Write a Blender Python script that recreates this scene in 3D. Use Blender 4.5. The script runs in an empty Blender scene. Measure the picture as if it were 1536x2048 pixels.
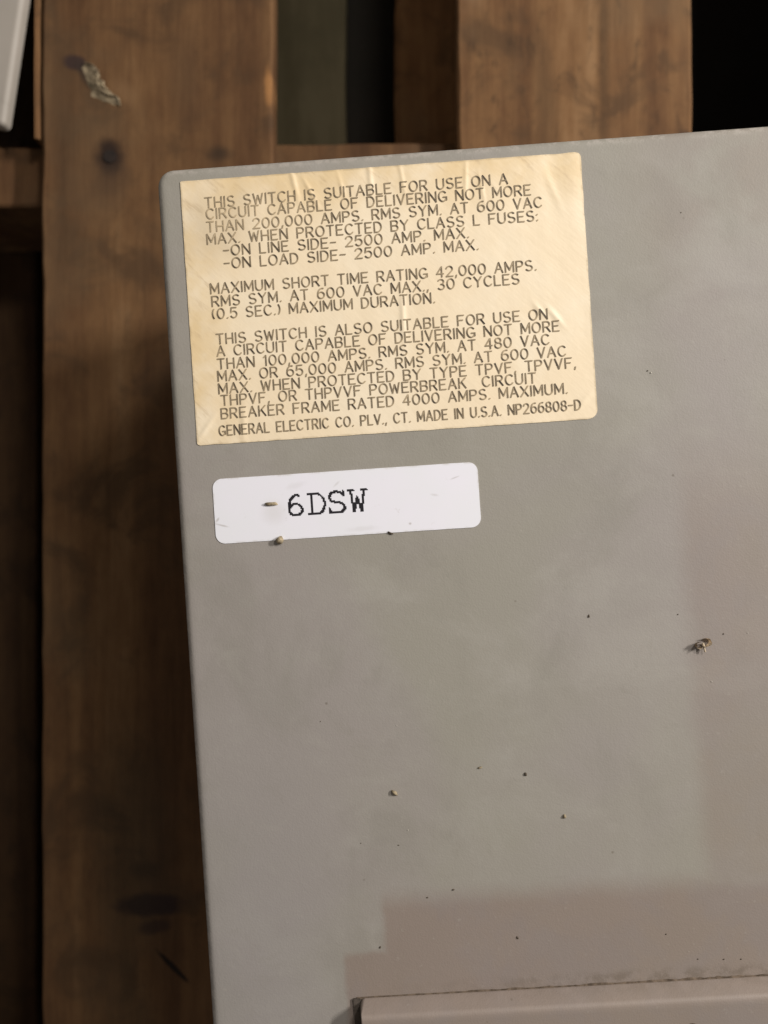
import bpy, bmesh, math, random
from mathutils import Vector, Matrix, noise

# ------------------------------------------------------------------ camera, world, lamps
scn = bpy.context.scene
R = math.radians
cam_d = bpy.data.cameras.new('camera')
cam = bpy.data.objects.new('camera', cam_d)
scn.collection.objects.link(cam)
cam.location = (0, 0, 0.600)                    # 30 cm above the face of the box
cam.rotation_euler = (0, R(1.0), 0)             # looks straight down, a degree to the left
cam_d.sensor_fit = 'HORIZONTAL'
cam_d.sensor_width = 24.0
cam_d.lens = 24.0 * 1582 / 1536                 # phone main camera
cam_d.clip_start = 0.01
cam_d.clip_end = 60
cam_d.dof.use_dof = True
cam_d.dof.focus_distance = 0.300
cam_d.dof.aperture_fstop = 6.0
scn.camera = cam

world = bpy.data.worlds.new('World')
scn.world = world
world.use_nodes = True
bg = world.node_tree.nodes['Background']
bg.inputs[0].default_value = (1.0, 0.93, 0.85, 1)
bg.inputs[1].default_value = 0.20


def area(name, loc, target, sx, sy, power, col):
    d = bpy.data.lights.new(name, 'AREA')
    d.shape = 'RECTANGLE'
    d.size = sx
    d.size_y = sy
    d.energy = power
    d.color = col
    o = bpy.data.objects.new(name, d)
    scn.collection.objects.link(o)
    o.location = loc
    v = (Vector(target) - Vector(loc)).normalized()
    z = -v
    y = (Vector((0, 1, 0)) - z * z.y).normalized()
    x = y.cross(z)
    o.matrix_world = Matrix.Translation(loc) @ Matrix((x, y, z)).transposed().to_4x4()
    return o


area('tube_lamp', (1.42, 0.54, 1.20), (0, 0, 0.3), 0.09, 0.36, 34.0, (1.0, 0.965, 0.92))
area('ceiling_lamp', (0.62, 0.78, 1.40), (0, 0, 0.3), 0.22, 0.22, 8.6, (1.0, 0.965, 0.92))

scn.view_settings.view_transform = 'Standard'
scn.view_settings.look = 'None'
scn.view_settings.exposure = 0
scn.view_settings.gamma = 1
scn.view_settings.use_curve_mapping = False
scn.cycles.use_denoising = True

# ------------------------------------------------------------------ helpers
COL = scn.collection


def tag(o, label=None, cat=None, group=None, kind=None):
    if label: o['label'] = label
    if cat: o['category'] = cat
    if group: o['group'] = group
    if kind: o['kind'] = kind
    return o


def empty(name, loc, rz=0):
    o = bpy.data.objects.new(name, None)
    o.empty_display_size = 0.02
    COL.objects.link(o)
    o.location = loc
    o.rotation_euler = (0, 0, rz)
    return o


def link(name, bm, mats, parent=None, smooth=False):
    me = bpy.data.meshes.new(name)
    bm.normal_update()
    bm.to_mesh(me)
    bm.free()
    for m in (mats if isinstance(mats, (list, tuple)) else [mats]):
        me.materials.append(m)
    if smooth:
        for p in me.polygons: p.use_smooth = True
    o = bpy.data.objects.new(name, me)
    COL.objects.link(o)
    if parent: o.parent = parent
    return o


class NT:
    """tiny node-building helper"""
    def __init__(s, name):
        s.m = bpy.data.materials.new(name)
        s.m.use_nodes = True
        s.t = s.m.node_tree
        s.b = s.t.nodes['Principled BSDF']
        s.tc = s.n('ShaderNodeTexCoord').outputs['Object']

    def n(s, typ, **kw):
        nd = s.t.nodes.new(typ)
        for k, v in kw.items(): setattr(nd, k, v)
        return nd

    def put(s, sock, v):
        if hasattr(v, 'is_output'): s.t.links.new(v, sock)
        elif isinstance(v, (tuple, list)) and len(v) == 3 and sock.type == 'RGBA': sock.default_value = (*v, 1)
        else: sock.default_value = v

    def math(s, op, a, b=0.0, c=0.0, clamp=False):
        nd = s.n('ShaderNodeMath', operation=op, use_clamp=clamp)
        for i, v in enumerate((a, b, c)): s.put(nd.inputs[i], v)
        return nd.outputs[0]

    def noise(s, scale, vec=None, detail=4, rough=0.55, dist=0.0):
        nd = s.n('ShaderNodeTexNoise')
        s.put(nd.inputs['Vector'], vec or s.tc)
        s.put(nd.inputs['Scale'], scale)
        s.put(nd.inputs['Detail'], detail)
        s.put(nd.inputs['Roughness'], rough)
        s.put(nd.inputs['Distortion'], dist)
        return nd.outputs['Fac']

    def mapping(s, loc=(0, 0, 0), scale=(1, 1, 1), rot=(0, 0, 0), vec=None):
        nd = s.n('ShaderNodeMapping')
        s.put(nd.inputs['Vector'], vec or s.tc)
        nd.inputs['Location'].default_value = loc
        nd.inputs['Scale'].default_value = scale
        nd.inputs['Rotation'].default_value = rot
        return nd.outputs[0]

    def ramp(s, fac, stops):
        nd = s.n('ShaderNodeValToRGB')
        e = nd.color_ramp.elements
        while len(e) < len(stops): e.new(0.5)
        for el, (p, c) in zip(e, stops):
            el.position = p
            el.color = (*c, 1) if len(c) == 3 else c
        s.put(nd.inputs[0], fac)
        return nd.outputs[0]

    def mix(s, fac, a, b, mode='MIX'):
        nd = s.n('ShaderNodeMix', data_type='RGBA', blend_type=mode)
        s.put(nd.inputs[0], fac)
        s.put(nd.inputs[6], a)
        s.put(nd.inputs[7], b)
        return nd.outputs[2]

    def step(s, v, lo, hi):
        nd = s.n('ShaderNodeMapRange', interpolation_type='SMOOTHSTEP')
        s.put(nd.inputs[0], v)
        s.put(nd.inputs[1], lo)
        s.put(nd.inputs[2], hi)
        return nd.outputs[0]

    def xyz(s, vec=None):
        nd = s.n('ShaderNodeSeparateXYZ')
        s.put(nd.inputs[0], vec or s.tc)
        return nd.outputs

    def bump(s, h, strength, dist):
        nd = s.n('ShaderNodeBump')
        s.put(nd.inputs['Strength'], strength)
        s.put(nd.inputs['Distance'], dist)
        s.put(nd.inputs['Height'], h)
        s.put(s.b.inputs['Normal'], nd.outputs[0])

    def out(s, col, rough=0.6, spec=0.4, metal=0.0):
        s.put(s.b.inputs['Base Color'], col)
        s.put(s.b.inputs['Roughness'], rough)
        s.put(s.b.inputs['Specular IOR Level'], spec)
        s.put(s.b.inputs['Metallic'], metal)
        return s.m


def spot(k, x, y, rx, ry, ang=0.0, soft=0.5, wob=0.35, scale=120):
    """soft elliptical mask round (x, y) in object space, with a ragged edge"""
    mp = k.mapping(loc=(x, y, 0), rot=(0, 0, ang), scale=(rx, ry, 1.0))
    nd = mp.node
    nd.vector_type = 'TEXTURE'
    c = k.xyz(mp)
    r2 = k.math('ADD', k.math('MULTIPLY', c[0], c[0]), k.math('MULTIPLY', c[1], c[1]))
    r = k.math('SQRT', r2)
    r = k.math('ADD', r, k.math('MULTIPLY', k.math('SUBTRACT', k.noise(scale), 0.5), wob * 2))
    return k.math('SUBTRACT', 1.0, k.step(r, 1.0 - soft, 1.0 + soft * 0.6))


# ------------------------------------------------------------------ materials
def wood(name, seed, spots=(), tone=1.0, mottled=0.0):
    k = NT(name)
    off = (seed * 1.37, seed * 0.71, seed * 0.43)
    g1 = k.noise(1.0, k.mapping(off, (85, 4.0, 85)), 5, 0.6, 0.8)       # fine grain
    g2 = k.noise(1.0, k.mapping(off, (26, 1.3, 26)), 3, 0.5, 0.9)       # growth bands
    g3 = k.noise(1.0, k.mapping(off, (300, 22, 300)), 3, 0.7, 0.4)      # fibres
    bl = k.noise(22 + seed, None, 5, 0.6, 0.6)                           # weather blotches
    sm = k.noise(75, k.mapping(off, (1.3, 0.55, 1)), 5, 0.65, 0.5)
    f = k.math('ADD', k.math('MULTIPLY', g1, 0.28), k.math('MULTIPLY', g2, 0.57))
    f = k.math('ADD', k.math('MULTIPLY', f, 0.80), k.math('ADD', k.math('MULTIPLY', g3, 0.12), k.math('MULTIPLY', k.noise(45, k.mapping(off, (1.6, 0.8, 1)), 5, 0.65), 0.20)))
    t = tone
    c = k.ramp(f, [(0.34, (0.052 * t, 0.022 * t, 0.008 * t)), (0.46, (0.102 * t, 0.048 * t, 0.019 * t)),
                   (0.56, (0.152 * t, 0.077 * t, 0.031 * t)), (0.66, (0.215 * t, 0.120 * t, 0.055 * t))])
    c = k.mix(k.math('MULTIPLY', k.step(bl, 0.48, 0.68), 0.70), c, (0.062 * t, 0.033 * t, 0.015 * t))
    c = k.mix(k.math('MULTIPLY', k.step(sm, 0.52, 0.75), 0.25 + mottled), c, (0.038 * t, 0.020 * t, 0.009 * t))
    c = k.mix(k.math('MULTIPLY', k.step(k.noise(11, k.mapping((seed, 3, 1))), 0.5, 0.7), 0.35), c, (0.130 * t, 0.084 * t, 0.044 * t))
    for (x, y, rx, ry, ang, col, amt, soft) in spots:
        c = k.mix(k.math('MULTIPLY', spot(k, x, y, rx, ry, ang, soft), amt), c, col)
    k.bump(k.math('ADD', k.math('MULTIPLY', g1, 0.6), k.math('MULTIPLY', g3, 0.4)), 0.5, 0.0012)
    return k.out(c, 0.82, 0.25)


DK = (0.018, 0.010, 0.008)
RED = (0.050, 0.018, 0.010)
wood_knotty = wood('weathered_wood_knotty', 1.0, [
    (-0.1739, 0.2151, 0.0085, 0.0115, 0.1, (0.014, 0.006, 0.004), 0.97, 0.6),
    (-0.1739, 0.203, 0.012, 0.020, 0.0, (0.040, 0.024, 0.015), 0.55, 0.9),
    (-0.1072, 0.2160, 0.0075, 0.0050, 0.0, (0.030, 0.018, 0.010), 0.75, 0.8),
    (-0.1952, 0.2718, 0.0075, 0.0050, -0.3, (0.035, 0.020, 0.018), 0.9, 0.4),
    (-0.186, 0.262, 0.013, 0.0045, -0.85, (0.030, 0.020, 0.014), 0.75, 0.6),
    (-0.165, 0.2535, 0.010, 0.006, -0.7, (0.20, 0.11, 0.05), 0.5, 0.8),
    (-0.1285, 0.263, 0.010, 0.030, 0.05, (0.06, 0.032, 0.016), 0.45, 0.9),
    (-0.0780, 0.2560, 0.0026, 0.0110, 0.0, (0.34, 0.16, 0.055), 0.8, 0.7),
    (-0.1496, -0.2373, 0.022, 0.0075, 0.05, (0.022, 0.010, 0.012), 0.9, 0.4),
    (-0.1460, -0.2500, 0.010, 0.0050, 0.2, (0.025, 0.011, 0.012), 0.7, 0.5),
    (-0.1530, -0.2160, 0.010, 0.006, 0.0, (0.035, 0.018, 0.010), 0.6, 0.6),
    (-0.160, -0.195, 0.026, 0.065, 0.0, (0.055, 0.040, 0.024), 0.5, 0.8),
    (-0.1355, -0.2745, 0.0135, 0.0018, -0.78, (0.008, 0.004, 0.003), 0.95, 0.35),
], tone=0.95)
wood_mottled = wood('weathered_wood_mottled', 4.3, [
    (0.045, 0.335, 0.010, 0.030, 0.0, (0.20, 0.14, 0.09), 0.5, 0.9),
    (0.171, 0.222, 0.004, 0.006, 0.0, DK, 0.7, 0.6),
    (0.123, 0.265, 0.0035, 0.08, 0.0, (0.05, 0.026, 0.011), 0.6, 0.9),
    (0.088, 0.25, 0.007, 0.04, 0.1, (0.07, 0.04, 0.018), 0.45, 0.9),
], tone=1.15, mottled=0.5)
wood_plain = wood('weathered_wood_plain', 7.7, tone=0.9)
wood_lower = wood('weathered_wood_lower', 9.2, tone=2.1)  # tone raised in place of the light this bottom board misses
wood_dim = wood('weathered_wood_dim', 10.6, tone=0.45)  # tone lowered, puts the shade of the left gap into the colour


def make_olive():
    k = NT('mildewed_olive_wood')
    n = k.noise(1.0, k.mapping((4, 2, 1), (60, 7, 60)), 5, 0.6, 0.6)
    c = k.mix(k.step(n, 0.3, 0.7), (0.072, 0.056, 0.028), (0.112, 0.090, 0.050))
    c = k.mix(k.math('MULTIPLY', k.step(k.noise(18, None, 5), 0.45, 0.7), 0.5), c, (0.056, 0.046, 0.023))
    k.bump(n, 0.4, 0.001)
    return k.out(c, 0.85, 0.2)


wood_olive = make_olive()
wood_red = wood('weathered_wood_reddish', 12.5, tone=0.9)
wood_pale = wood('torn_pale_wood', 15.1, tone=1.25)


def make_paint(cover=False):
    k = NT('cover_paint_lit_slope' if cover else 'grey_enclosure_paint')
    x, y, z = k.xyz()
    n1 = k.noise(9, None, 4, 0.55, 0.4)
    n2 = k.noise(38, None, 5, 0.6, 0.3)
    n3 = k.noise(420, None, 3, 0.6)
    c = k.mix(k.step(n1, 0.35, 0.65), (0.284, 0.263, 0.222), (0.288, 0.258, 0.236))
    c = k.mix(k.math('MULTIPLY', k.step(n2, 0.50, 0.75), 0.35), c, (0.325, 0.304, 0.268))
    c = k.mix(k.math('MULTIPLY', k.step(k.noise(14, k.mapping((5, 2, 0)), 4, 0.6), 0.5, 0.75), 0.30), c, (0.240, 0.220, 0.190))
    # cloudy wiped dust and a bluish bloom low on the left
    cl = k.noise(1.0, k.mapping((2, 7, 0), (16, 30, 1), (0, 0, 0.35)), 6, 0.62, 0.4)
    c = k.mix(k.math('MULTIPLY', k.step(cl, 0.48, 0.68), 0.42), c, (0.345, 0.322, 0.285))
    cd = k.noise(1.0, k.mapping((9, 1, 0), (22, 13, 1), (0, 0, -0.3)), 6, 0.62, 0.4)
    c = k.mix(k.math('MULTIPLY', k.step(cd, 0.50, 0.70), 0.42), c, (0.225, 0.207, 0.175))
    bl = k.math('MULTIPLY', k.math('SUBTRACT', 1.0, k.step(x, 0.02, 0.07)), k.math('SUBTRACT', 1.0, k.step(y, -0.30, -0.17)))
    c = k.mix(k.math('MULTIPLY', bl, 0.45), c, (0.268, 0.246, 0.240))
    sm = k.noise(55, None, 6, 0.68, 0.8)
    c = k.mix(k.math('MULTIPLY', k.step(sm, 0.55, 0.75), 0.28), c, (0.225, 0.205, 0.172))
    c = k.mix(k.math('MULTIPLY', k.step(sm, 0.45, 0.28), 0.25), c, (0.335, 0.312, 0.275))
    # pinkish, slightly darker tint: right strip, lower band, step at its left end
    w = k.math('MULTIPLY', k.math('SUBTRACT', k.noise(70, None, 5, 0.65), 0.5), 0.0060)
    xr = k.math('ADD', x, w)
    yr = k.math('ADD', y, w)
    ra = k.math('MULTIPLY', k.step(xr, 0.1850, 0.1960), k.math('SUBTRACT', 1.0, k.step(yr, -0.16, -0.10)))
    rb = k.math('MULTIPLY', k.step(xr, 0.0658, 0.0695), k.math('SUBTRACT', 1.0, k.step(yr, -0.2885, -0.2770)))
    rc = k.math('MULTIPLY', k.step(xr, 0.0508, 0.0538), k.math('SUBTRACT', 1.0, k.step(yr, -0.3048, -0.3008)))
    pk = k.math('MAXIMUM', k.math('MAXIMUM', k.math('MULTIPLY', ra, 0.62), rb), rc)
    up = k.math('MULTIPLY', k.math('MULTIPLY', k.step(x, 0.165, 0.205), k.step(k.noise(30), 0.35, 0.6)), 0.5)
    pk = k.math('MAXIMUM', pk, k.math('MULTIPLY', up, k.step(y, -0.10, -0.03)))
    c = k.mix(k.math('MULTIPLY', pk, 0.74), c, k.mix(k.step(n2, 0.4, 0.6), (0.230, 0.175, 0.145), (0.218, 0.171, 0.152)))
    # grime that gathered along the edge of the raised cover
    gr = k.math('MULTIPLY', k.step(y, -0.3230, -0.3175), k.math('SUBTRACT', 1.0, k.step(y, -0.3170, -0.3135)))
    gr = k.math('MULTIPLY', k.math('MULTIPLY', gr, k.step(x, 0.05, 0.17)), k.step(k.noise(160, None, 4, 0.7), 0.40, 0.62))
    c = k.mix(k.math('MULTIPLY', gr, 0.45), c, (0.11, 0.085, 0.060))
    # fine dust and tiny dark flecks
    c = k.mix(k.math('MULTIPLY', k.step(n3, 0.62, 0.78), 0.25), c, (0.36, 0.33, 0.29))
    fl = k.n('ShaderNodeTexVoronoi')
    k.put(fl.inputs['Vector'], k.tc)
    fl.inputs['Scale'].default_value = 95
    rare = k.math('GREATER_THAN', k.xyz(fl.outputs['Color'])[0], 0.80)
    c = k.mix(k.math('MULTIPLY', k.math('MULTIPLY', k.math('SUBTRACT', 1.0, k.step(fl.outputs['Distance'], 0.02, 0.07)), rare), 0.55), c, (0.12, 0.095, 0.07))
    # thin pale rub marks on the pressed rim
    rim = k.math('MAXIMUM', k.step(y, -0.0042, -0.0012), k.math('SUBTRACT', 1.0, k.step(x, 0.0005, 0.0026)))
    c = k.mix(k.math('MULTIPLY', k.math('MULTIPLY', rim, k.step(k.noise(260, None, 5, 0.7), 0.46, 0.60)), 0.7), c, (0.40, 0.36, 0.32))
    if cover:       # brighter light painted into the colour of the pressed slope and its edge
        slope_light = k.math('MULTIPLY', k.step(y, -0.3254, -0.3228), k.math('ADD', 0.55, k.math('MULTIPLY', k.step(k.noise(120, None, 5, 0.7), 0.35, 0.65), 0.45)))
        c = k.mix(k.math('MULTIPLY', slope_light, 0.30), c, (0.345, 0.275, 0.235))
    # scuffed streaks
    st = k.noise(1.0, k.mapping((3, 1, 0), (30, 260, 1), (0, 0, 0.5)), 4, 0.6)
    c = k.mix(k.math('MULTIPLY', k.step(st, 0.66, 0.78), 0.20), c, (0.22, 0.195, 0.165))
    k.bump(k.math('ADD', k.math('MULTIPLY', n3, 0.4), k.math('MULTIPLY', k.noise(1500, None, 2), 0.6)), 0.25, 0.0004)
    return k.out(c, k.math('ADD', 0.48, k.math('MULTIPLY', n2, 0.25)), 0.4)


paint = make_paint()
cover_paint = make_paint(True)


def make_label():
    k = NT('yellowed_label_film')
    x, y, z = k.xyz()
    n1 = k.noise(26, None, 5, 0.6, 0.5)
    n2 = k.noise(1.0, k.mapping(scale=(70, 330, 1), vec=k.mapping(rot=(0, 0, 0.8))), 4, 0.65)
    c = k.mix(k.step(n1, 0.35, 0.68), (0.82, 0.675, 0.475), (0.845, 0.72, 0.535))
    edge = k.math('MAXIMUM', k.step(y, -0.030, -0.006), k.math('SUBTRACT', 1.0, k.step(x, 0.010, 0.036)))
    c = k.mix(k.math('MULTIPLY', k.math('MULTIPLY', edge, k.step(k.noise(60), 0.25, 0.65)), 0.75), c, (0.71, 0.52, 0.27))
    c = k.mix(k.math('MULTIPLY', k.math('MULTIPLY', k.step(n2, 0.55, 0.75), 0.50), k.math('ADD', 0.08, edge)), c, (0.47, 0.34, 0.20))
    smudge = spot(k, 0.022, -0.024, 0.016, 0.014, 0.3, 0.9)
    c = k.mix(k.math('MULTIPLY', smudge, 0.40), c, (0.50, 0.40, 0.27))
    rimw = k.math('MAXIMUM', k.math('MAXIMUM', k.step(x, 0.1604, 0.1612), k.step(x, 0.0101, 0.0093)),
                  k.math('MAXIMUM', k.step(y, -0.0064, -0.0056), k.step(y, -0.1054, -0.1062)))
    c = k.mix(k.math('MULTIPLY', k.math('MULTIPLY', rimw, k.step(k.noise(170, None, 4, 0.7), 0.35, 0.65)), 0.55), c, (0.36, 0.27, 0.15))
    k.bump(k.math('ADD', k.math('MULTIPLY', n2, 0.35), k.math('MULTIPLY', k.noise(150), 0.5)), 0.22, 0.0010)
    return k.out(c, 0.42, 0.4)


def make_ink():
    k = NT('worn_black_print')
    at = k.n('ShaderNodeAttribute', attribute_name='ink_amount')
    wear = k.step(k.noise(330, None, 3, 0.6), 0.25, 0.70)
    fade = spot(k, 0.026, -0.021, 0.034, 0.0085, 0.05, 0.9)
    d = k.math('MULTIPLY', at.outputs['Fac'], k.math('ADD', 0.72, k.math('MULTIPLY', wear, 0.28)))
    d = k.math('MULTIPLY', d, k.math('SUBTRACT', 1.0, k.math('MULTIPLY', fade, 0.35)))
    return k.out(k.mix(d, (0.72, 0.56, 0.35), (0.020, 0.015, 0.013)), 0.55, 0.3)


def make_white():
    k = NT('white_sticker_paper')
    n = k.noise(45, None, 5, 0.6)
    c = k.mix(k.step(n, 0.35, 0.7), (0.765, 0.76, 0.80), (0.78, 0.76, 0.82))
    c = k.mix(k.math('MULTIPLY', k.step(k.noise(160, None, 4, 0.7), 0.64, 0.78), 0.5), c, (0.52, 0.48, 0.44))
    c = k.mix(k.math('MULTIPLY', spot(k, 0.0365, -0.1335, 0.0045, 0.0040, 0, 0.9), 0.30), c, (0.55, 0.52, 0.49))
    for (x, y, rx, ry, a, amt) in ((0.0165, -0.1372, 0.0026, 0.00035, -0.3, 0.5), (0.0150, -0.1350, 0.0010, 0.0004, 0.9, 0.5),
                                   (0.1060, -0.1250, 0.0018, 0.0003, 0.3, 0.4), (0.0980, -0.1310, 0.0014, 0.0005, -0.2, 0.3),
                                   (0.0610, -0.1245, 0.0016, 0.0004, 0.7, 0.25), (0.0880, -0.1412, 0.0006, 0.0005, 0.0, 0.6),
                                   (0.0455, -0.1240, 0.0040, 0.0012, 0.2, 0.12), (0.0700, -0.1420, 0.0060, 0.0010, 0.0, 0.14)):
        c = k.mix(k.math('MULTIPLY', spot(k, x, y, rx, ry, a, 0.8, 0.5, 500), amt), c, (0.36, 0.32, 0.28))
    x, y, z = k.xyz()
    e = k.math('MAXIMUM', k.math('MAXIMUM', k.step(y, -0.1204, -0.1196), k.step(y, -0.1433, -0.1441)),
               k.math('MAXIMUM', k.step(x, 0.1140, 0.1147), k.step(x, 0.0148, 0.0140)))
    c = k.mix(k.math('MULTIPLY', k.math('MULTIPLY', e, k.step(k.noise(220, None, 4, 0.7), 0.42, 0.66)), 0.5), c, (0.50, 0.46, 0.41))
    return k.out(c, 0.5, 0.4)


def plain(name, col, rough=0.7, spec=0.3, var=0.35, scale=300):
    k = NT(name)
    c = k.mix(k.step(k.noise(scale), 0.3, 0.7), tuple(v * (1 - var) for v in col), tuple(v * (1 + var * 0.5) for v in col))
    return k.out(c, rough, spec)


label_film = make_label()
ink = make_ink()
white_paper = make_white()
black_ink = plain('black_printer_ink', (0.012, 0.010, 0.014), 0.6, 0.3, 0.2)
steel_dark = plain('rusty_nail_steel', (0.016, 0.009, 0.006), 0.6, 0.4)
crumb_dark = plain('dark_grit', (0.11, 0.085, 0.062), 0.9, 0.2)
crumb_tan = plain('tan_crumb', (0.36, 0.29, 0.19), 0.9, 0.2, 0.5, 700)
crumb_pale = plain('pale_grit', (0.62, 0.57, 0.50), 0.9, 0.2)
dirt = plain('caked_dirt', (0.140, 0.105, 0.078), 0.95, 0.1, 0.5, 400)
gap_shade = plain('dark_gap_shade', (0.085, 0.070, 0.058), 0.9, 0.1)


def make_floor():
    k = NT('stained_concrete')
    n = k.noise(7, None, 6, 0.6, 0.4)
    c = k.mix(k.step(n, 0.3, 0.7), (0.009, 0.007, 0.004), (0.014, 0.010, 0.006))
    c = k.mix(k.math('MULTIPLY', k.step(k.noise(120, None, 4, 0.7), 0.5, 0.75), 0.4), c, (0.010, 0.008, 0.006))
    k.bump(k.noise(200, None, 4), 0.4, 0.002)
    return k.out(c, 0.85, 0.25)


def make_lid_paint():
    k = NT('pale_grey_panel_paint')
    c = k.mix(k.step(k.noise(16), 0.35, 0.65), (0.32, 0.285, 0.245), (0.36, 0.32, 0.28))
    c = k.mix(k.math('MULTIPLY', k.step(k.noise(60, None, 5, 0.7), 0.55, 0.75), 0.4), c, (0.22, 0.195, 0.165))
    return k.out(c, 0.55, 0.35)


# ------------------------------------------------------------------ floor
bm = bmesh.new()
bmesh.ops.create_grid(bm, x_segments=1, y_segments=1, size=6)
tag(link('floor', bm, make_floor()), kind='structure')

# ------------------------------------------------------------------ pallet
pallet = empty('wooden_pallet', (0, 0, 0))
tag(pallet, 'weathered brown wooden pallet of wide boards under the grey metal box', 'pallet')


def board(name, x0, x1, y0, y1, z0, z1, mat, seed, along='y', parent=pallet, rough=0.0009, n=90):
    """sawn board: slightly wandering edges, eased arrises"""
    bm = bmesh.new()
    L0, L1 = (y0, y1) if along == 'y' else (x0, x1)
    W0, W1 = (x0, x1) if along == 'y' else (y0, y1)
    ch = 0.0016
    rings = []
    for i in range(n + 1):
        t = L0 + (L1 - L0) * i / n
        ea = W0 + rough * (noise.noise((t * 14, seed, 0)) + 0.6 * noise.noise((t * 70, seed, 3)))
        eb = W1 + rough * (noise.noise((t * 14, seed, 7)) + 0.6 * noise.noise((t * 70, seed, 9)))
        c1 = ch * (1 + 0.8 * noise.noise((t * 40, seed, 12)))
        c2 = ch * (1 + 0.8 * noise.noise((t * 40, seed, 15)))
        prof = [(ea, z0 + ch), (ea, z1 - c1), (ea + c1, z1 - 0.0002)]
        for q in (0.2, 0.4, 0.6, 0.8):
            prof.append((ea + (eb - ea) * q, z1 + 0.0005 * noise.noise((q * 5, t * 9, seed))))
        prof += [(eb - c2, z1 - 0.0002), (eb, z1 - c2), (eb, z0 + ch), (eb - ch, z0), (ea + ch, z0)]
        rings.append([bm.verts.new((a, t, z) if along == 'y' else (t, a, z)) for a, z in prof])
    m = len(rings[0])
    for r0, r1 in zip(rings, rings[1:]):
        for j in range(m):
            f = [r0[j], r0[(j + 1) % m], r1[(j + 1) % m], r1[j]]
            bm.faces.new(f if along == 'x' else f[::-1])
    bm.faces.new(rings[0])
    bm.faces.new(rings[-1][::-1])
    bmesh.ops.recalc_face_normals(bm, faces=bm.faces)
    return link(name, bm, mat, parent)


ZT = 0.125
board_a = board('deck_board', -0.2155, -0.0752, -0.43, 0.76, 0.107, ZT, wood_knotty, 2.1)
tag(board_a, 'knotty deck board with a dark nail stain and a torn splinter')
board_b = board('deck_board', 0.0358, 0.1757, -0.43, 0.76, 0.107, ZT, wood_mottled, 5.4)
tag(board_b, 'mottled deck board without knots')
board('deck_board', -0.466, -0.326, -0.43, 0.76, 0.107, ZT, wood_plain, 8.8)
board('deck_board', 0.404, 0.545, -0.43, 0.76, 0.107, ZT, wood_plain, 13.9)  # unseen board added so its shadow darkens the floor gap
board('deck_board', 0.250, 0.392, -0.43, 0.76, 0.107, ZT, wood_plain, 11.3)  # out-of-view board, set close in for its shadow on the floor
for ys in (0.2110, -0.405, 0.715):
    board('stringer', -0.47, 0.55, ys - 0.019, ys + 0.019, 0.0195, 0.1065, wood_red, 3.3 + ys, along='x')
board('bottom_board', -0.0021, 0.098, -0.43, 0.76, 0.001, 0.019, wood_lower, 6.1)
tag(board('bottom_board', -0.137, -0.0385, -0.43, 0.76, 0.001, 0.019, wood_olive, 4.9), 'olive grey mildewed bottom board')
board('bottom_board', -0.368, -0.268, -0.43, 0.76, 0.001, 0.019, wood_dim, 9.9)

# split sliver along the left edge of the knotty board (ends above the stringer)
sl = board('split_sliver', -0.2206, -0.21745, 0.2265, 0.755, 0.1085, ZT - 0.0006, wood_pale, 1.7, parent=board_a, rough=0.0006)
tag(sl, 'pale thin sliver split from the edge of the board')

# torn splinter with a lifted, curling end
bm = bmesh.new()
rows = []
NR = 16
rnd = random.Random(4)
for i in range(NR + 1):
    t = i / NR
    cx = -0.1900 + 0.0215 * t + 0.0016 * math.sin(t * 9)
    cy = 0.2695 - 0.0245 * t - 0.003 * math.sin(t * 3.1)
    w = 0.0048 * math.sin(math.pi * min(1, 0.12 + t * 0.86)) ** 0.7 * (0.75 + 0.5 * rnd.random())
    h = 0.0050 * math.sin(math.pi * (0.1 + 0.85 * t)) ** 0.8
    row = []
    for j in range(7):
        s = j / 6 * 2 - 1
        jag = 0.0011 * noise.noise((i * 0.9, j * 0.8, 2.2))
        px = cx + s * w * 0.78 + jag
        py = cy + s * w * 0.62 - jag
        pz = ZT - 0.0004 + h * (0.55 + 0.45 * s) * (0.8 + 0.5 * rnd.random())
        row.append(bm.verts.new((px, py, pz)))
    rows.append(row)
for a, b in zip(rows, rows[1:]):
    for j in range(6):
        bm.faces.new((a[j], b[j], b[j + 1], a[j + 1]))
bmesh.ops.recalc_face_normals(bm, faces=bm.faces)
bmesh.ops.solidify(bm, geom=bm.faces[:], thickness=0.0009)
tag(link('torn_splinter', bm, plain('bleached_torn_fibres', (0.30, 0.235, 0.15), 0.85, 0.2, 0.6, 200), board_a), 'pale torn curl of wood lifted from the board')


def nail(x, y, parent, r=0.0042):
    bm = bmesh.new()
    bmesh.ops.create_cone(bm, cap_ends=True, segments=20, radius1=r, radius2=r * 0.9, depth=0.0012)
    bmesh.ops.translate(bm, vec=(x, y, ZT + 0.0002), verts=bm.verts)
    link('nail_head', bm, steel_dark, parent)


nail(-0.1739, 0.2145, board_a)

# ------------------------------------------------------------------ the switch box, lying on its back
H = 0.300
DEP = H - ZT
box = empty('switch_box', (-0.09244, 0.13072, 0.1258), R(3.78))
tag(box, 'grey painted metal switch box on the pallet with yellowed text label and white sticker', 'switch box')
ZF = H - 0.1258                                 # height of the face in the box's own frame


def outline(x0, x1, y0, y1, r, inset, seg=8, left=1.0):
    x0 = x0 - inset * (1 - left)
    pts = []
    rr = max(r - inset, 0.0004)
    q = inset + rr
    for (cx, cy, a0) in ((x1 - q, y1 - q, 0), (x0 + q, y1 - q, 90), (x0 + q, y0 + q, 180), (x1 - q, y0 + q, 270)):
        for i in range(seg + 1):
            a = R(a0 + 90 * i / seg)
            pts.append((cx + rr * math.cos(a), cy + rr * math.sin(a)))
    return pts


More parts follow.
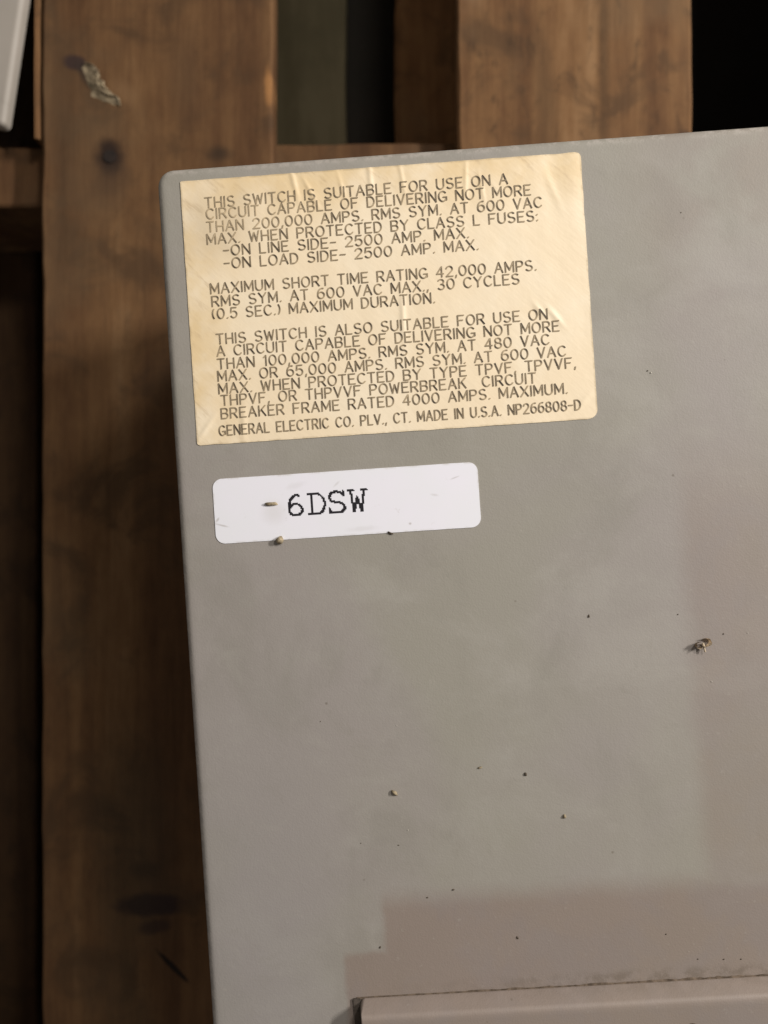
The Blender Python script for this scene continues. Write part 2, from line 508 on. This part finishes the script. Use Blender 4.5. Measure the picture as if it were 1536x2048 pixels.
def pressed_panel(name, x0, x1, y0, y1, r, profile, mats, parent, cap=True, left=1.0):
    """rounded sheet-metal cover from (inset, z) profile, outermost/lowest first"""
    bm = bmesh.new()
    rings = [[bm.verts.new((x, y, z)) for x, y in outline(x0, x1, y0, y1, r, ins, left=left)] for ins, z in profile]
    m = len(rings[0])
    for a, b in zip(rings, rings[1:]):
        for j in range(m):
            f = bm.faces.new((a[j], a[(j + 1) % m], b[(j + 1) % m], b[j]))
            f.smooth = True
    if cap:
        f = bm.faces.new(rings[-1])
    o = link(name, bm, mats, parent)
    return o


LX, LY = 0.43, -0.50
rb = 0.0030
prof = [(0.0, ZF - 0.030)] + [(rb * (1 - math.sin(R(a))) if False else rb * (1 - math.cos(R(a))), ZF - rb + rb * math.sin(R(a))) for a in (0, 15, 30, 45, 60, 75, 90)]
prof.append((rb + 0.0015, ZF))
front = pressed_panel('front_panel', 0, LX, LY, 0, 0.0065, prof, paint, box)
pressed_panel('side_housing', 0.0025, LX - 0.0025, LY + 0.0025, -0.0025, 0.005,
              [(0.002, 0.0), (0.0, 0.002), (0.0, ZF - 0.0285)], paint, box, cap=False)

# raised cover at the lower right of the face
PX, PY = 0.0572, -0.3195
HP = 0.0078
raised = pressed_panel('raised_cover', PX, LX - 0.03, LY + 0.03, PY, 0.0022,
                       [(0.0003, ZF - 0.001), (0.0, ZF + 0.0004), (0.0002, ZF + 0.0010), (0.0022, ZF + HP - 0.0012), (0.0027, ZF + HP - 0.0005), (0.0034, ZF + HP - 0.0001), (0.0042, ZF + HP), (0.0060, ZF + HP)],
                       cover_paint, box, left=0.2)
tag(raised, 'raised rectangular cover with sloping edge')
# dirt packed into the joint along the raised cover
bm = bmesh.new()
prev = None
rnd = random.Random(9)
for i in range(220):
    x = PX - 0.0012 + 0.20 * i / 219
    grow = 0.35 + 0.65 * min(1, i / 150)
    w = 0.0003 + 0.0009 * grow * max(0, noise.noise((x * 160, 1.2, 0)) + 0.35 * noise.noise((x * 600, 4, 0)) + 0.2)
    cur = [bm.verts.new((x, PY - 0.0004, ZF + 0.0003 + 0.0004 * grow)), bm.verts.new((x, PY + w * 0.5, ZF + 0.0004)), bm.verts.new((x, PY + w, ZF - 0.0001))]
    if prev:
        for j in (0, 1): bm.faces.new((prev[j], cur[j], cur[j + 1], prev[j + 1]))
    prev = cur
bmesh.ops.recalc_face_normals(bm, faces=bm.faces)
link('joint_grime', bm, dirt, raised)
bm = bmesh.new()
bmesh.ops.create_cube(bm, size=1)
bmesh.ops.scale(bm, vec=(0.0026, 0.12, 0.0010), verts=bm.verts)
bmesh.ops.translate(bm, vec=(PX - 0.0012, PY - 0.0600, ZF + 0.0004), verts=bm.verts)
link('gap_shade_strip', bm, gap_shade, raised)  # dark strip standing in for the shaded gap left of the cover

# ------------------------------------------------------------------ yellowed rating label
UX0, UX1, UY1, UY0 = 0.0092, 0.1613, -0.0055, -0.1063


def gauss(x, y, cx, cy, ang, lw, ww):
    dx, dy = x - cx, y - cy
    a = dx * math.cos(ang) + dy * math.sin(ang)
    b = -dx * math.sin(ang) + dy * math.cos(ang)
    return math.exp(-(a / lw) ** 2 - (b / ww) ** 2)


CREASES = [(0.0525, -0.009, 1.75, 0.008, 0.0010, 0.00055), (0.0585, -0.013, 2.0, 0.006, 0.0008, 0.00040),
           (0.0815, -0.008, 1.60, 0.009, 0.0010, 0.00050), (0.0935, -0.010, 1.7, 0.007, 0.0008, 0.00035),
           (0.1175, -0.013, 1.5, 0.008, 0.0008, 0.00035), (0.1235, -0.017, 1.7, 0.006, 0.0007, 0.00030),
           (0.0905, -0.063, 1.55, 0.010, 0.0010, 0.00050), (0.1420, -0.064, 2.2, 0.0035, 0.0010, 0.00045),
           (0.1480, -0.067, 2.2, 0.0045, 0.0011, 0.00050), (0.0275, -0.099, 1.5, 0.006, 0.0012, 0.00045),
           (0.1500, -0.019, 1.9, 0.007, 0.0014, 0.00030), (0.0130, -0.100, 0.9, 0.006, 0.0010, 0.00045),
           (0.020, -0.060, 0.8, 0.008, 0.0016, 0.00015), (0.1560, -0.100, 0.8, 0.005, 0.0012, 0.00035),
           (0.0705, -0.012, 1.8, 0.006, 0.0008, 0.00030), (0.030, -0.035, 2.4, 0.008, 0.0013, 0.00020)]


def film_z(x, y):
    z = 0.00022
    for cx, cy, a, lw, ww, h in CREASES:
        if abs(x - cx) < 0.03 and abs(y - cy) < 0.03: z += 0.55 * h * gauss(x, y, cx, cy, a, lw, ww)
    top = max(0, 1 - (UY1 - y) / 0.035)
    z += (0.00006 + 0.00016 * top) * (noise.noise((x * 130, y * 60, 1)) + 0.5)
    return ZF + z


def label_mesh(x0, x1, y0, y1, radii, nx, ny, zf, jag=0.0, thick=0.00018):
    """sheet with rounded/dented corners (tl, tr, br, bl) and a thin edge"""
    bm = bmesh.new()
    rows = []
    for j in range(ny + 1):
        # denser rows near the ends so the corners read round
        t = j / ny
        t = 0.5 - 0.5 * math.cos(math.pi * t) if zf is None else t
        y = y1 + (y0 - y1) * t
        a, b = x0, x1
        for (dist, rl, rr) in ((y1 - y, radii[0], radii[1]), (y - y0, radii[3], radii[2])):
            if rl and dist < rl: a = max(a, x0 + rl - math.sqrt(max(0, rl * rl - (rl - dist) ** 2)))
            if rr and dist < rr: b = min(b, x1 - rr + math.sqrt(max(0, rr * rr - (rr - dist) ** 2)))
        a += jag * noise.noise((y * 160, 2, 0))
        b += jag * noise.noise((y * 160, 6, 0))
        row = []
        for i in range(nx + 1):
            x = a + (b - a) * i / nx
            yy = y + (jag * noise.noise((x * 160, 11, j // (ny // 2 + 1))) if j in (0, ny) else 0)
            z = (zf(x, yy) if zf else ZF + 0.00025)
            row.append(bm.verts.new((x, yy, z)))
        rows.append(row)
    for a, b in zip(rows, rows[1:]):
        for i in range(nx):
            f = bm.faces.new((a[i], b[i], b[i + 1], a[i + 1]))
            f.smooth = True
    rim = rows[0] + [r[-1] for r in rows[1:]] + rows[-1][-2::-1] + [r[0] for r in rows[-2:0:-1]]
    rim = [bm.verts.new(v.co) for v in rim]
    low = [bm.verts.new((v.co.x, v.co.y, ZF + 0.00001)) for v in rim]
    for i in range(len(rim)):
        k2 = (i + 1) % len(rim)
        bm.faces.new((rim[i], rim[k2], low[k2], low[i]))
    return bm


rating = link('rating_label', label_mesh(UX0, UX1, UY0, UY1, (0.0004, 0.0020, 0.0038, 0.0010), 420, 280, film_z, 0.00016), label_film, box)
tag(rating, 'creased yellowed label crowded with worn capital lettering')

# ------------------------------------------------------------------ single-stroke drafting capitals
def arc(cx, cy, rx, ry, a0, a1, n=10):
    return [(cx + rx * math.cos(R(a0 + (a1 - a0) * i / n)), cy + ry * math.sin(R(a0 + (a1 - a0) * i / n))) for i in range(n + 1)]


G = {
    'A': (4.4, [[(0, 0), (2.2, 6)], [(2.2, 6), (4.4, 0)], [(0.8, 2.1), (3.6, 2.1)]]),
    'B': (3.8, [[(0, 0), (0, 6)], [(0, 6)] + arc(2.2, 4.55, 1.45, 1.45, 90, -90) + [(0, 3.1)], [(2.2, 3.1)] + arc(2.25, 1.55, 1.55, 1.55, 90, -90) + [(0, 0)]]),
    'C': (4.2, [arc(2.3, 3, 2.3, 3, 42, 318, 18)]),
    'D': (4.0, [[(0, 0), (0, 6)], [(0, 6), (1.4, 6)] + arc(1.4, 3, 2.6, 3, 85, -85, 14) + [(1.4, 0), (0, 0)]]),
    'E': (3.5, [[(0, 0), (0, 6)], [(0, 6), (3.5, 6)], [(0, 3.1), (2.9, 3.1)], [(0, 0), (3.5, 0)]]),
    'F': (3.5, [[(0, 0), (0, 6)], [(0, 6), (3.5, 6)], [(0, 3.1), (2.8, 3.1)]]),
    'G': (4.4, [arc(2.3, 3, 2.3, 3, 42, 345, 18), [(2.6, 2.5), (4.5, 2.5)], [(4.5, 2.5), (4.5, 0.7)]]),
    'H': (3.9, [[(0, 0), (0, 6)], [(3.9, 0), (3.9, 6)], [(0, 3), (3.9, 3)]]),
    'I': (0.2, [[(0.1, 0), (0.1, 6)]]),
    'K': (3.9, [[(0, 0), (0, 6)], [(3.7, 6), (0, 2.2)], [(1.4, 3.6), (3.9, 0)]]),
    'L': (3.2, [[(0, 6), (0, 0)], [(0, 0), (3.2, 0)]]),
    'M': (4.8, [[(0, 0), (0, 6)], [(0, 6), (2.4, 1.2)], [(2.4, 1.2), (4.8, 6)], [(4.8, 6), (4.8, 0)]]),
    'N': (4.1, [[(0, 0), (0, 6)], [(0, 6), (4.1, 0)], [(4.1, 0), (4.1, 6)]]),
    'O': (4.6, [arc(2.3, 3, 2.3, 3, 90, 450, 22)]),
    'P': (3.7, [[(0, 0), (0, 6)], [(0, 6)] + arc(2.1, 4.4, 1.6, 1.6, 90, -90) + [(0, 2.8)]]),
    'R': (3.9, [[(0, 0), (0, 6)], [(0, 6)] + arc(2.1, 4.4, 1.6, 1.6, 90, -90) + [(0, 2.8)], [(1.9, 2.8), (3.9, 0)]]),
    'S': (3.9, [arc(1.95, 4.5, 1.75, 1.5, 35, 270, 12) + arc(1.95, 1.5, 1.9, 1.5, 90, -150, 12)]),
    'T': (3.9, [[(0, 6), (3.9, 6)], [(1.95, 6), (1.95, 0)]]),
    'U': (4.0, [[(0, 6), (0, 2)] + arc(2, 2, 2, 2, 180, 360, 12) + [(4, 2), (4, 6)]]),
    'V': (4.2, [[(0, 6), (2.1, 0)], [(2.1, 0), (4.2, 6)]]),
    'W': (5.4, [[(0, 6), (1.35, 0)], [(1.35, 0), (2.7, 5)], [(2.7, 5), (4.05, 0)], [(4.05, 0), (5.4, 6)]]),
    'X': (4.2, [[(0, 6), (4.2, 0)], [(0, 0), (4.2, 6)]]),
    'Y': (4.2, [[(0, 6), (2.1, 3)], [(4.2, 6), (2.1, 3)], [(2.1, 3), (2.1, 0)]]),
    '0': (4.0, [arc(2.0, 3, 2.0, 3, 90, 450, 20)]),
    '1': (1.4, [[(0, 4.9), (1.2, 6)], [(1.2, 6), (1.2, 0)]]),
    '2': (3.8, [arc(1.9, 4.2, 1.8, 1.8, 165, -20, 12) + [(0, 0)], [(0, 0), (3.8, 0)]]),
    '3': (3.7, [arc(1.8, 4.5, 1.65, 1.5, 150, -90, 11), arc(1.8, 1.55, 1.85, 1.55, 90, -150, 11)]),
    '4': (3.9, [[(2.9, 0), (2.9, 6)], [(2.9, 6), (0, 1.8)], [(0, 1.8), (3.9, 1.8)]]),
    '5': (3.7, [[(3.4, 6), (0.5, 6)], [(0.5, 6), (0.2, 3.2)], [(0.2, 3.2)] + arc(1.8, 1.95, 1.9, 1.95, 130, -150, 14)]),
    '6': (3.8, [arc(1.9, 1.9, 1.9, 1.9, 90, 450, 18), [(0.05, 2.2)] + arc(2.6, 2.6, 2.5, 3.4, 172, 75, 8)]),
    '8': (3.8, [arc(1.9, 4.5, 1.6, 1.5, 90, 450, 16), arc(1.9, 1.55, 1.9, 1.55, 90, 450, 16)]),
    '.': (0.4, [[(0.1, 0.0), (0.4, 0.3)]]),
    ',': (0.5, [[(0.4, 0.4), (0.0, -1.0)]]),
    ':': (0.4, [[(0.1, 0.0), (0.4, 0.3)], [(0.1, 3.4), (0.4, 3.7)]]),
    '-': (2.8, [[(0, 3.0), (2.8, 3.0)]]),
    '(': (1.2, [arc(2.2, 3, 2.2, 3.6, 130, 230, 8)]),
    ')': (1.2, [arc(-1.0, 3, 2.2, 3.6, 50, -50, 8)]),
}
GAP, SPC = 1.75, 4.1


def layout(text, x0, x1, ybase0, ybase1, cap):
    """list of polylines (box frame, metres) for one line, fitted between x0 and x1"""
    pos, strokes, words = 0.0, [], []
    for ch in text:
        if ch == ' ':
            pos += SPC
            continue
        w, st = G[ch]
        for s in st: strokes.append([(pos + x, y) for x, y in s])
        pos += w + GAP
    pos -= GAP
    sx = (x1 - x0) / pos
    sy = cap / 6.0
    return [[(x0 + x * sx, ybase0 + (ybase1 - ybase0) * x / pos + y * sy) for x, y in s] for s in strokes]


def ribbon(bm, pts, w, zf, lift, lay, dens):
    """flat mitred stroke along a polyline, subdivided so it follows the film"""
    P = [Vector(p) for p in pts]
    Q = [P[0]]
    for a, b in zip(P, P[1:]):
        nseg = max(1, int((b - a).length / 0.0012))
        for i in range(1, nseg + 1): Q.append(a.lerp(b, i / nseg))
    closed = (P[0] - P[-1]).length < 1e-6 and len(P) > 3
    Q2 = [Q[0]]
    for q in Q[1:]:
        if (q - Q2[-1]).length > 1e-6: Q2.append(q)
    Q = Q2
    n = len(Q)
    if n < 2: return
    prev = None
    for i in range(n):
        if closed and i in (0, n - 1): d = (Q[1] - Q[n - 2])
        else: d = Q[min(i + 1, n - 1)] - Q[max(i - 1, 0)]
        d.normalize()
        nrm = Vector((-d.y, d.x))
        ext = Vector((0, 0))
        if not closed: ext = d * (w * 0.42) * (-1 if i == 0 else (1 if i == n - 1 else 0))
        c = Q[i] + ext
        cur = []
        # ink amount set by stroke direction: strokes slanting down to the right are dense, uprights thin
        dn = dens(d)
        for sgn in (-1, 1):
            p = c + nrm * sgn * w * 0.5
            v = bm.verts.new((p.x, p.y, zf(p.x, p.y) + lift))
            v[lay] = dn
            cur.append(v)
        if prev: bm.faces.new((prev[0], cur[0], cur[1], prev[1]))
        prev = cur


def density(d):
    al = abs(d.x * 0.62 - d.y * 0.78)
    return 0.52 + 0.48 * al ** 2


LINES = [
    ('THIS SWITCH IS SUITABLE FOR USE ON A', 18.4, 133.2, -16.3, -15.5, 3.8),
    ('CIRCUIT CAPABLE OF DELIVERING NOT MORE', 18.6, 141.6, -20.6, -20.3, 3.8),
    ('THAN 200,000 AMPS. RMS SYM. AT 600 VAC', 18.5, 145.5, -25.5, -25.2, 3.8),
    ('MAX. WHEN PROTECTED BY CLASS L FUSES:', 18.2, 143.6, -30.2, -30.2, 3.8),
    ('-ON LINE SIDE- 2500 AMP. MAX.', 24.2, 117.2, -34.9, -34.7, 3.8),
    ('-ON LOAD SIDE- 2500 AMP. MAX.', 24.1, 120.5, -39.8, -39.5, 3.8),
    ('MAXIMUM SHORT TIME RATING 42,000 AMPS.', 18.3, 141.8, -49.0, -48.8, 3.8),
    ('RMS SYM. AT 600 VAC MAX., 30 CYCLES', 18.5, 135.1, -53.9, -53.5, 3.8),
    ('(0.5 SEC.) MAXIMUM DURATION.', 18.4, 102.8, -58.7, -58.4, 3.8),
    ('THIS SWITCH IS ALSO SUITABLE FOR USE ON', 19.3, 144.8, -68.3, -67.5, 3.8),
    ('A CIRCUIT CAPABLE OF DELIVERING NOT MORE', 19.2, 148.9, -72.9, -72.3, 3.8),
    ('THAN 100,000 AMPS. RMS SYM. AT 480 VAC', 19.1, 144.9, -77.8, -77.1, 3.8),
    ('MAX. OR 65,000 AMPS. RMS SYM. AT 600 VAC', 18.9, 150.8, -82.4, -81.9, 3.8),
    ('MAX. WHEN PROTECTED BY TYPE TPVF, TPVVF,', 18.9, 154.2, -87.2, -86.6, 3.8),
    ('THPVF, OR THPVVF POWERBREAK  CIRCUIT', 19.5, 138.9, -91.7, -91.3, 3.8),
    ('BREAKER FRAME RATED 4000 AMPS. MAXIMUM.', 19.2, 150.4, -96.7, -96.0, 3.8),
    ('GENERAL ELECTRIC CO. PLV., CT. MADE IN U.S.A. NP266808-D', 18.0, 155.0, -103.1, -102.5, 3.7),
]
bm = bmesh.new()
lay = bm.verts.layers.float.new('ink_amount')
ns = 0
for text, x0, x1, yb0, yb1, cap in LINES:
    for s in layout(text, x0 / 1000, x1 / 1000, yb0 / 1000, yb1 / 1000, cap / 1000):
        ribbon(bm, s, 0.00047, film_z, 0.00020 + 0.000002 * (ns % 9), lay, density)
        ns += 1
bmesh.ops.recalc_face_normals(bm, faces=bm.faces)
bm.normal_update()
for f in bm.faces:
    if f.normal.z < 0: f.normal_flip()
link('lettering', bm, ink, rating)

# ------------------------------------------------------------------ white sticker with dot-matrix lettering
WX0, WX1, WY1, WY0 = 0.01395, 0.1148, -0.1195, -0.1442
sticker = link('white_sticker', label_mesh(WX0, WX1, WY0, WY1, (0.0036,) * 4, 40, 60, None, 0.00005), white_paper, box)
tag(sticker, 'white sticker with rounded corners reading 6DSW')

DOT = {   # strokes on a 10 x 12 unit body, rasterised to square dots below
    '6': [arc(4.6, 3.4, 3.6, 3.4, 90, 450, 30), [(1.0, 3.6)] + arc(5.4, 5.6, 4.4, 6.2, 178, 82, 14) + [(6.6, 11.6)]],
    'D': [[(1.8, 0), (1.8, 12)], [(0.3, 12), (4.4, 12)] + arc(4.2, 6, 4.6, 6, 85, -85, 24) + [(4.2, 0), (0.3, 0)]],
    'S': [arc(4.6, 9.0, 3.6, 2.9, 25, 255, 24) + arc(4.6, 3.0, 4.0, 3.0, 75, -155, 24), [(8.1, 12), (8.1, 9.4)], [(0.9, 0.0), (0.9, 3.0)]],
    'W': [[(1.5, 12), (2.9, 0)], [(2.9, 0), (4.9, 8.2)], [(4.9, 8.2), (6.9, 0)], [(6.9, 0), (8.5, 12)], [(0.2, 12), (2.9, 12)], [(7.1, 12), (9.8, 12)]],
}
bm = bmesh.new()
CELL = 0.00042
for ch, x0, x1, y0, y1 in (('6', 41.8, 48.6, -135.5, -127.7), ('D', 49.6, 56.9, -135.5, -127.6), ('S', 57.2, 64.6, -135.5, -127.4), ('W', 64.9, 72.2, -135.5, -127.3)):
    cells = set()
    sx, sy = (x1 - x0) / 10000.0, (y1 - y0) / 12000.0
    for s in DOT[ch]:
        for (ax, ay), (bx, by) in zip(s, s[1:]):
            L = math.hypot((bx - ax) * sx, (by - ay) * sy)
            m = max(1, int(L / 0.0001))
            for i in range(m + 1):
                px = (ax + (bx - ax) * i / m) * sx
                py = (ay + (by - ay) * i / m) * sy
                ci, cj = int(math.floor(px / CELL)), int(math.floor(py / CELL))
                cells.add((ci, cj))
                cells.add((ci + 1, cj))
                cells.add((ci, cj + 1))
    vs = {}

    def V(i, j):
        if (i, j) not in vs:
            vs[i, j] = bm.verts.new((x0 / 1000 + i * CELL, y0 / 1000 + j * CELL, ZF + 0.00030))
        return vs[i, j]
    for i, j in cells:
        bm.faces.new((V(i, j), V(i + 1, j), V(i + 1, j + 1), V(i, j + 1)))
link('lettering', bm, black_ink, sticker)

# ------------------------------------------------------------------ pale panel lying on the next board, cut by the frame
lid = empty('metal_panel', (-0.2339, 0.2298, ZT + 0.001), R(-8.6))
tag(lid, 'pale grey metal panel lying on the pallet boards behind the box', 'metal panel')
bmp = pressed_panel('panel_sheet', -0.17, 0.0, 0.0, 0.30, 0.003,
                    [(0.0, 0.0), (0.0, 0.0055), (0.0006, 0.0070), (0.0020, 0.0078), (0.003, 0.0080)], make_lid_paint(), lid)

# ------------------------------------------------------------------ crumbs of dirt lying on the face
rot = box.rotation_euler.z
ca, sa = math.cos(rot), math.sin(rot)


def on_face(x, y, lift=0.0):
    """box-frame millimetres to world"""
    x, y = x / 1000, y / 1000
    return (box.location.x + ca * x - sa * y, box.location.y + sa * x + ca * y, H + lift)


def lump(seed, sx, sy, sz, sub=2):
    bm = bmesh.new()
    bmesh.ops.create_icosphere(bm, subdivisions=sub, radius=1)
    for v in bm.verts:
        k = 1 + 0.45 * noise.noise(v.co * 1.3 + Vector((seed, 0, 0))) + 0.22 * noise.noise(v.co * 3.1 + Vector((0, seed, 0)))
        v.co = Vector((v.co.x * sx * k, v.co.y * sy * k, max(-0.55, v.co.z * k) * sz + sz * 0.55))
    return bm


def curl_piece():
    """curled flake of dry husk: two little cups and a stalk"""
    bm = bmesh.new()
    def cup(cx, cy, r, a0, a1, h, tilt):
        prev = None
        for i in range(15):
            a = R(a0 + (a1 - a0) * i / 14)
            x, y = cx + r * math.cos(a), cy + r * math.sin(a) * 0.8
            lo = bm.verts.new((x, y, 0.0))
            hi = bm.verts.new((x + tilt * math.cos(a), y + tilt * math.sin(a), h * (0.8 + 0.2 * math.sin(i * 1.3))))
            if prev: bm.faces.new((prev[0], lo, hi, prev[1]))
            prev = (lo, hi)
    cup(0.0016, 0.0010, 0.0019, 210, 480, 0.0030, 0.0005)
    cup(-0.0016, 0.0002, 0.0015, 60, 310, 0.0036, 0.0003)
    bmesh.ops.solidify(bm, geom=bm.faces[:], thickness=0.0005)
    g = bmesh.ops.create_cone(bm, cap_ends=True, segments=8, radius1=0.0006, radius2=0.0004, depth=0.0042)
    bmesh.ops.rotate(bm, verts=g['verts'], cent=(0, 0, 0), matrix=Matrix.Rotation(R(80), 3, 'X') )
    bmesh.ops.translate(bm, verts=g['verts'], vec=(0.0003, -0.0012, 0.0015))
    bmesh.ops.scale(bm, vec=(0.82, 0.82, 0.82), verts=bm.verts)
    return bm


GRP = 'crumbs of dirt on the grey face'


def crumb(name, bm, mat, x, y, lift, label, rz=0.0, grp=GRP):
    o = link(name, bm, mat, None, smooth=True)
    o.location = on_face(x, y, lift)
    o.rotation_euler = (0, 0, rz)
    return tag(o, label, 'crumb', grp)


crumb('husk_flake', curl_piece(), plain('dry_husk', (0.52, 0.42, 0.30), 0.85, 0.2, 0.4, 500), 194.5, -193.9, 0.0, 'curled tan husk flake on the bare grey face near the right edge', 0.2)
crumb('dirt_crumb', lump(3.1, 0.0025, 0.0007, 0.0007), crumb_tan, 36.0, -130.3, 0.0003, 'thin tan crumb on the white sticker left of the printed 6', 0.05)
crumb('dirt_crumb', lump(5.7, 0.0015, 0.0014, 0.0015), crumb_tan, 38.2, -144.2, 0.0002, 'rounded tan crumb lying across the lower edge of the white sticker', 0.6)
crumb('dirt_crumb', lump(8.4, 0.0013, 0.0007, 0.0009), crumb_tan, 75.4, -242.5, 0.0, 'largest crumb on the bare grey face below the white sticker', -0.5)
crumb('dirt_crumb', lump(11.9, 0.00045, 0.0007, 0.0005), crumb_dark, 125.3, -238.6, 0.0, 'black crumb in the middle of the bare grey face', 0.4)
crumb('dirt_crumb', lump(13.3, 0.0008, 0.0004, 0.0004), crumb_tan, 108.3, -235.1, 0.0, 'flat tan crumb just left of the black crumb on the bare face', 0.2)
crumb('dirt_crumb', lump(17.2, 0.0006, 0.0007, 0.0006), crumb_tan, 138.9, -255.3, 0.0, 'round tan crumb below and right of the black crumb', 0.2)
crumb('dirt_crumb', lump(19.5, 0.0012, 0.00035, 0.0004), crumb_dark, 80.3, -144.3, 0.0002, 'dark sliver of grit at the middle of the lower sticker edge', -0.4)
crumb('dirt_crumb', lump(21.6, 0.0013, 0.0005, 0.0004), crumb_dark, 179.0, -331.3, HP, 'elongated dark crumb on top of the raised cover', 0.2)

grit = link('grit_speck', lump(2.2, 0.00030, 0.00025, 0.00022, 1), crumb_dark, None, True)
G1 = 'dark grit specks on the grey face'
tag(grit, 'tiny dark speck of grit lying on the grey metal face', 'grit speck', G1)
rnd = random.Random(21)
dark = [(186.4, -182.0), (202.9, -190.4), (95.2, -280.6), (49.1, -214.0), (181.1, -89.6), (197.5, -31.0), (118.2, -300.1), (195.0, -312.6),
        (201.4, -312.9), (185.3, -312.0), (75.6, -262.6), (85.2, -283.0), (61.4, -261.0), (174.0, -302.0),
        (153.0, -180.5), (66.1, -300.8)]
for i, (x, y) in enumerate(dark):
    o = grit if i == 0 else grit.copy()
    if i: COL.objects.link(o)
    o.location = on_face(x, y)
    s = 0.65 + 0.8 * rnd.random()
    o.scale = (s * (0.7 + rnd.random()), s, s)
    o.rotation_euler = (0, 0, rnd.random() * 6.28)
pale = link('grit_speck', lump(4.6, 0.00026, 0.00024, 0.0002, 1), crumb_pale, None, True)
tag(pale, 'tiny pale speck of grit lying on the grey metal face', 'grit speck', 'pale grit specks on the grey face')
for i, (x, y) in enumerate([(77.8, -217.3), (211.9, -190.6), (79.5, -257.1), (197.3, -208.0), (182.0, -309.0), (182.3, -90.4)]):
    o = pale if i == 0 else pale.copy()
    if i: COL.objects.link(o)
    o.location = on_face(x, y)
    s = 0.7 + 0.6 * rnd.random()
    o.scale = (s, s * (0.8 + 0.5 * rnd.random()), s)
    o.rotation_euler = (0, 0, rnd.random() * 6.28)
